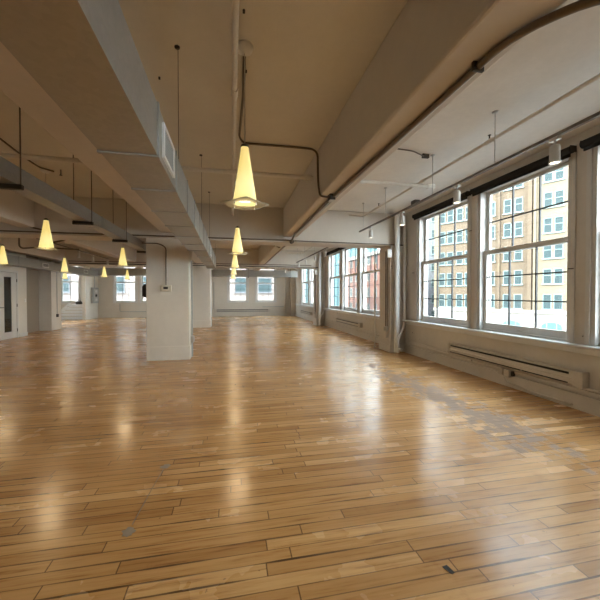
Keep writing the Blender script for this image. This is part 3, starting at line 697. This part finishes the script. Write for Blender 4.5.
t = empty('junction_box', (WX-.035, 4.36, .225), 0, label='pair of cream junction boxes under the near heater', cat='junction box')
MB().box(-.07, 0, -.03, .05, -.055, .05).build('box', M['heater'], t, .008); MB().box(-.07, 0, -.16, -.06, -.065, .04).build('box', M['heater'], t, .008)
MB().box(-.045, -.0, -.205, -.165, -.04, .035).build('connector', M['dark'], t, .005)
pipe('flexible_conduit', [(WX-.07, 4.34, .17), (WX-.07, 4.28, .08), (WX-.065, 3.9, .045), (WX-.055, 3.3, .05)], .012, 'heater', 'flexible cable sagging below the junction boxes', 'cable')
pipe('conduit', [(-1.1, FY-.02, 2.2), (-1.1, FY-.02, .45), (-.6, FY-.02, .36)], .018, 'grey', 'conduit dropping down the end wall to the heater', 'conduit')
pipe('conduit', [(2.0, FY-.06, .60), (3.4, FY-.06, .60)], .022, 'grey', 'short horizontal pipe on the end wall right of the heater', 'pipe')
t = empty('junction_box', (-.75, FY, .38), 0, label='junction box at the left end of the far heater', cat='junction box'); MB().box(-.10, .08, -.07, 0, -.06, .06).build('body', M['steel'], t, .005); MB().box(-.08, .06, -.078, -.07, -.04, .04).build('cover', M['grey'], t)
pipe('conduit', [(3.55, FY-.02, 3.0), (3.55, FY-.02, .15)], .012, 'grey', 'thin conduit down the end wall beside the corner pilaster', 'conduit')
pipe('conduit', [(-6.62, FY-.02, .84), (-6.62, FY-.02, .36), (-4.2, FY-.02, .34)], .02, 'grey', 'conduit bending under the left end wall windows', 'conduit', rnd=.1)
# small cleats on the window posts
for y, z, lb in ((3.36, 1.72, 'small dark blind cleat on the post right of the large near window'), (5.14, 2.52, 'small dark screw hook on the post between the near windows'), (7.02, 1.9, 'small dark hook on the wall left of the near windows')):
    t = empty('blind_cleat', (WX, y, z), 0, label=lb, cat='cleat'); MB().box(-.03, 0, -.012, .012, -.008, .008).build('base', M['steel'], t); MB().box(-.036, -.026, -.035, .035, -.006, .006).build('bar', M['dark'], t, .002)
    if y < 4: MB().tube([(-.02, 0, -.75), (-.02, 0, 1.4)], .003, 6).build('cord', M['pipe'], t)

# ---------------------------------------------------------------- track lighting
SPOT = 2.0
def track(x, y0, y1, z, rods, label, n):
    t = empty('light_track', (x, y0, z), 0, label=label, cat='light track')
    MB().box(-.018, .018, 0, y1-y0, -.014, .014).build('rail', M['rod'], t, .003)
    for yy in rods:
        rd = MB().tube([(0, yy-y0, .012), (0, yy-y0, CEIL-z)], .0055, 8).build('rod', M['steel'], t)
        MB().lathe([(0, CEIL-z-.012), (.03, CEIL-z-.012), (.035, CEIL-z), (0, CEIL-z)], c=(0, yy-y0, 0), n=12).build('rod_plate', M['steel'], t)
    return t
def spot(first=[None]):
    t = empty('track_spotlight', (0, 0, 0))
    MB().box(-.02, .02, -.045, .045, -.03, -.002).build('adapter', M['steel'], t, .003)
    MB().tube([(0, 0, -.03), (0, 0, -.075)], .008, 8).build('arm', M['steel'], t)
    MB().lathe([(0, -.07), (.036, -.072), (.040, -.085), (.040, -.205), (.046, -.21), (.046, -.225), (.038, -.225), (.036, -.215)], n=20).build('housing', M['wframe'], t)
    MB().lathe([(0, -.216), (.036, -.216)], n=20).build('lens', M['spotlens'], t)
    ld = bpy.data.lights.new('spot_beam', 'SPOT'); ld.energy = SPOT; ld.color = (1, .86, .66); ld.spot_size = 1.4; ld.spot_blend = .8; ld.shadow_soft_size = .03
    lo = bpy.data.objects.new('spot_beam', ld); C.objects.link(lo); lo.parent = t; lo.location = (0, 0, -.235)
    return t
track(2.78, .95, 6.95, 2.79, (3.1, 4.23, 5.69, 6.73, 1.6), 'light track hanging in front of the near windows', 4)
pipe('conduit', [(2.90, .95, 2.86), (2.90, 5.69, 2.86), (2.80, 5.9, 2.81)], .012, 'pipe', 'thin pale conduit running just above the near light track', 'conduit')
t = empty('junction_box', (2.82, 4.75, 2.83), 0, label='dark power feed box on the near light track', cat='power feed'); MB().box(-.04, .05, -.06, .06, -.015, .04).build('body', M['dark'], t, .005); MB().box(-.03, .04, -.05, .05, .04, .046).build('cover', M['steel'], t)
track(2.78, 9.0, 14.2, 2.79, (9.3, 11.0, 12.6, 14.0), 'light track in front of the middle bay windows', 4)
track(2.78, 15.5, 17.9, 2.79, (15.8, 17.5), 'short far light track before the crossing duct', 2)
track(-4.72, 9.4, 14.3, 2.79, (9.8, 12.2, 14.0), 'light track on the left side beyond the first cross beam', 3)
sp0 = spot()
spots = [(2.78, 2.42, 'nearest spotlight, in front of the large window'), (2.78, 3.71, 'spotlight in front of the window by the drain pipes'), (2.78, 5.08, 'spotlight above the white drain pipes'), (2.78, 6.34, 'spotlight at the end of the near track'),
         (2.78, 9.72, 'nearest spotlight of the middle bay track'), (2.78, 10.96, 'second spotlight of the middle bay track'), (2.78, 12.35, 'third spotlight of the middle bay track'), (2.78, 13.7, 'last spotlight of the middle bay track'),
         (-4.72, 11.7, 'bright spotlight at left, first of two side by side'), (-4.72, 12.8, 'bright spotlight at left, second of two side by side'), (-4.72, 14.2, 'small bright spotlight above the left end wall windows'),
         (2.78, 16.2, 'tiny spotlight near the far right corner'), (2.78, 17.4, 'tiniest spotlight closest to the crossing duct')]
for i, (x, y, lb) in enumerate(spots):
    o = sp0 if i == 0 else copy_tree(sp0)
    o.location = (x, y, 2.776); tag(o, lb, 'spotlight', 'track spotlights')

# ---------------------------------------------------------------- marks on the floor
def blob(name, pts, label):
    random.seed(hash(label) % 1000 if False else len(label))
    o = MB().prism(pts, 'z', .001, .003).build(name, M['residue']); tag(o, label, 'tape residue'); return o
def rough_ellipse(cx, cy, a, b, an, n=18, seed=1):
    rnd = random.Random(seed); out = []
    for q in range(n):
        t = 2*PI*q/n; k = .65+.5*rnd.random(); x, y = a*k*math.cos(t), b*k*math.sin(t)
        out.append((cx+x*math.cos(an)-y*math.sin(an), cy+x*math.sin(an)+y*math.cos(an)))
    return out
blob('tape_residue', rough_ellipse(-.60, 2.10, .038, .045, .5, seed=3), 'grey tape residue smear at the near end of the faint floor line')
blob('tape_residue', rough_ellipse(-.53, 2.84, .04, .035, .2, seed=5), 'grey tape residue smear at the far end of the faint floor line')
blob('tape_residue', [(-.598, 2.16), (-.593, 2.16), (-.562, 2.55), (-.536, 2.80), (-.541, 2.80), (-.566, 2.55)], 'faint thin grey line on the floor joining two smears')
o = MB().prism([(1.055, 1.50), (1.085, 1.505), (1.095, 1.455), (1.075, 1.45)], 'z', .001, .003).build('floor_chip', M['slot']); tag(o, 'small black hole in a floorboard near the bottom of the photo', 'floor damage')

# ---------------------------------------------------------------- outside
struct(MB().box(-60, 160, -60, 200, -9.2, -9), 'ground', M['asphalt'], 'street level outside', 'street')
def building(name, origin, ang, width, depth, z0, z1, wall, label, cols, rows, fh, zfirst, win='winglass', frame='tealframe', wsz=(1.15, 1.9), stonebase=None, group=None, arches=None, piers=(), sillmat=None):
    """local x along the facade, local -y faces the viewer"""
    t = empty(name, (origin[0], origin[1], z0), ang, label=label, cat='building')
    if group: t['group'] = group
    H = z1-z0
    MB().box(-width/2, width/2, 0, depth, 0, H).build('facade', M[wall], t)
    MB().box(-width/2-.3, width/2+.3, -.35, depth, H, H+.8).build('cornice', M['stone'], t)
    if stonebase: MB().box(-width/2-.15, width/2+.15, -.25, 0, 0, stonebase-z0).build('stone_base', M['stone'], t); MB().box(-width/2-.25, width/2+.25, -.45, -.25, stonebase-z0-.5, stonebase-z0).build('string_course', M['stone'], t)
    for (px, pw, pm) in piers: MB().box(px-pw/2, px+pw/2, -.5, 0, (stonebase or z0)-z0, H).build('pier', M[pm], t)
    pf = None
    for rI in range(rows):
        z = zfirst+rI*fh-z0
        for cI, cx in enumerate(cols):
            if pf is None:
                w, h = wsz
                fm = MB(); fm.box(-w/2, -w/2+.09, -.10, .02, 0, h); fm.box(w/2-.09, w/2, -.10, .02, 0, h); fm.box(-w/2, w/2, -.10, .02, h-.10, h); fm.box(-w/2, w/2, -.10, .02, h*.52, h*.52+.08); fm.box(-w/2-.1, w/2+.1, -.22, .02, -.18, 0)
                pf = fm.build('window', M[frame], t); pg = MB().box(-w/2+.08, w/2-.08, -.05, -.01, 0, h-.08).build('glazing', M[win], pf)
                o = pf
            else: o = copy_tree(pf, t)
            o.location = (cx, 0, z)
    if arches:
        zz, r_, cs = arches
        for cx in cs:
            n = 14; pts = [(cx-r_, zz-z0-1.9)]+[(cx-r_*math.cos(PI*q/n), zz-z0+r_*.55*math.sin(PI*q/n)) for q in range(n+1)]+[(cx+r_, zz-z0-1.9)]
            a = MB().prism(pts, 'y', -.38, -.2).build('arched_window', M['tealframe'], t)
            pts2 = [(cx-r_*.82, zz-z0-1.9)]+[(cx-r_*.82*math.cos(PI*q/n), zz-z0+r_*.42*math.sin(PI*q/n)) for q in range(n+1)]+[(cx+r_*.82, zz-z0-1.9)]
            MB().prism(pts2, 'y', -.42, -.36).build('glazing', M['teal'], a)
            for dx in (-.4, .4): MB().box(cx+dx*r_-.06, cx+dx*r_+.06, -.46, -.40, zz-z0-1.9, zz-z0+r_*.35).build('mullion', M['tealframe'], a)
    return t
def dirang(deg):  # facade running direction measured from +Y towards -X; facade normal faces the room
    return math.radians(90+deg)
# tan tower across the street
import math as _m
o = (41.0, 30.0)
tower = building('tan_tower', (44.3, 33.9), _m.radians(-58), 39, 14, -9, 34, 'tan', 'tall tan brick office tower seen through the near windows',
         [-18.5, -17.2, -15.7, -14.4, -12.4, -11.1, -9.0, -7.6, -4.2, -3.0, .5, 1.7], 8, 3.45, -.55, win='winglass', wsz=(1.0, 2.0), stonebase=-.75, arches=(-2.95, 1.35, [-17.8, -13.2, -8.3, -3.6, 1.1, 6, 11]),
         piers=[(-19.3, .7, 'tanlight'), (-6.2, .5, 'tan'), (-5.6, .3, 'tanlight'), (-10.0, .25, 'tan'), (-13.4, .25, 'tan'), (7, 1.7, 'tanlight')])
MB().box(-5.7, 19.55, -.03, .5, 8.3, 43).build('pale_bay', M['tanlight'], tower)
building('red_block', (30, 73), _m.radians(-85), 27, 4, -9, 9.9, 'red', 'red brick block with white-trimmed windows seen through the middle bay',
         [-12, -9, -6, -3, 0, 3, 6, 9, 12], 5, 3.6, -6.2, frame='stone', wsz=(1.3, 2.0), stonebase=-6.6)
building('glass_office', (26, 109), _m.radians(-20), 44, 14, -9, 30, 'curtain', 'pale teal glazed office block behind the red brick block',
         [-18+3.6*q for q in range(11)], 9, 3.8, -6, win='curtain', frame='tealframe', wsz=(3.0, 2.8))
building('grey_tower', (45, 64.5), _m.radians(-58), 8, 10, -9, 26, 'greystone', 'grey stone building edge left of the tan tower', [-2, 1.2], 8, 3.6, -4, wsz=(1.1, 1.8))
building('pink_block', (-12, 50), 0, 44, 14, -9, 16, 'pink', 'pale brick block across the street beyond the end wall windows',
         [-20.5+3.4*q for q in range(13)], 6, 3.9, -6.0, frame='greystone', wsz=(2.0, 2.1))
# street light outside
t = empty('street_lamp', (27.5, 18.6, -9), 0, label='teal metal street lamp outside the large near window', cat='street lamp')
MB().tube([(0, 0, 0), (0, 0, 6.4)], .14, 10).build('post', M['tealframe'], t); MB().tube(arc([(0, 0, 6.2), (0, 0, 7.4), (-.8, -.4, 7.8)], .5), .09, 8).build('arm', M['stone'], t); MB().lathe([(0, 7.6), (.28, 7.6), (.35, 7.7), (.15, 7.95), (0, 8.0)], c=(-.9, -.45, 0), n=12).build('lamp_head', M['stone'], t)

# ---------------------------------------------------------------- light
w = bpy.data.worlds.new('sky'); bpy.context.scene.world = w; w.use_nodes = True
nt = w.node_tree; bg = nt.nodes['Background']
tc = N(nt, 'ShaderNodeTexCoord'); sx = N(nt, 'ShaderNodeSeparateXYZ'); nt.links.new(tc.outputs['Generated'], sx.inputs[0])
c = ramp(nt, val(nt, 'MULTIPLY_ADD', sx.outputs[2], 1, 0, clamp=True), [(0, (.97, .98, 1.0)), (.35, (.88, .94, 1.0)), (1, (.72, .84, 1.0))])
nt.links.new(c, bg.inputs[0]); bg.inputs[1].default_value = 2.6
sd = bpy.data.lights.new('sun', 'SUN'); sd.energy = 1.8; sd.angle = .02; sd.color = (1, .93, .80)
so = bpy.data.objects.new('sun', sd); C.objects.link(so)
dv = Vector((.78, .42, -.62)); so.rotation_euler = dv.to_track_quat('-Z', 'Y').to_euler(); so.location = (-30, -30, 40)

# ---------------------------------------------------------------- camera
F = 332.; VX, VY = 231.5, 294.5
pitch = math.atan((300-VY)/F); yaw = math.atan((300-VX)/F*math.cos(pitch))
cd = bpy.data.cameras.new('camera'); cam = bpy.data.objects.new('camera', cd); C.objects.link(cam)
cd.sensor_fit = 'HORIZONTAL'; cd.sensor_width = 36; cd.lens = 36*F/600; cd.clip_end = 500; cd.clip_start = .05
cam.location = (0, 0, 1.4); cam.rotation_euler = (PI/2-pitch, 0, -yaw)
s = bpy.context.scene; s.camera = cam
s.view_settings.view_transform = 'Standard'; s.view_settings.look = 'None'; s.view_settings.gamma = 1; s.view_settings.use_curve_mapping = False
s.view_settings.exposure = 2.6
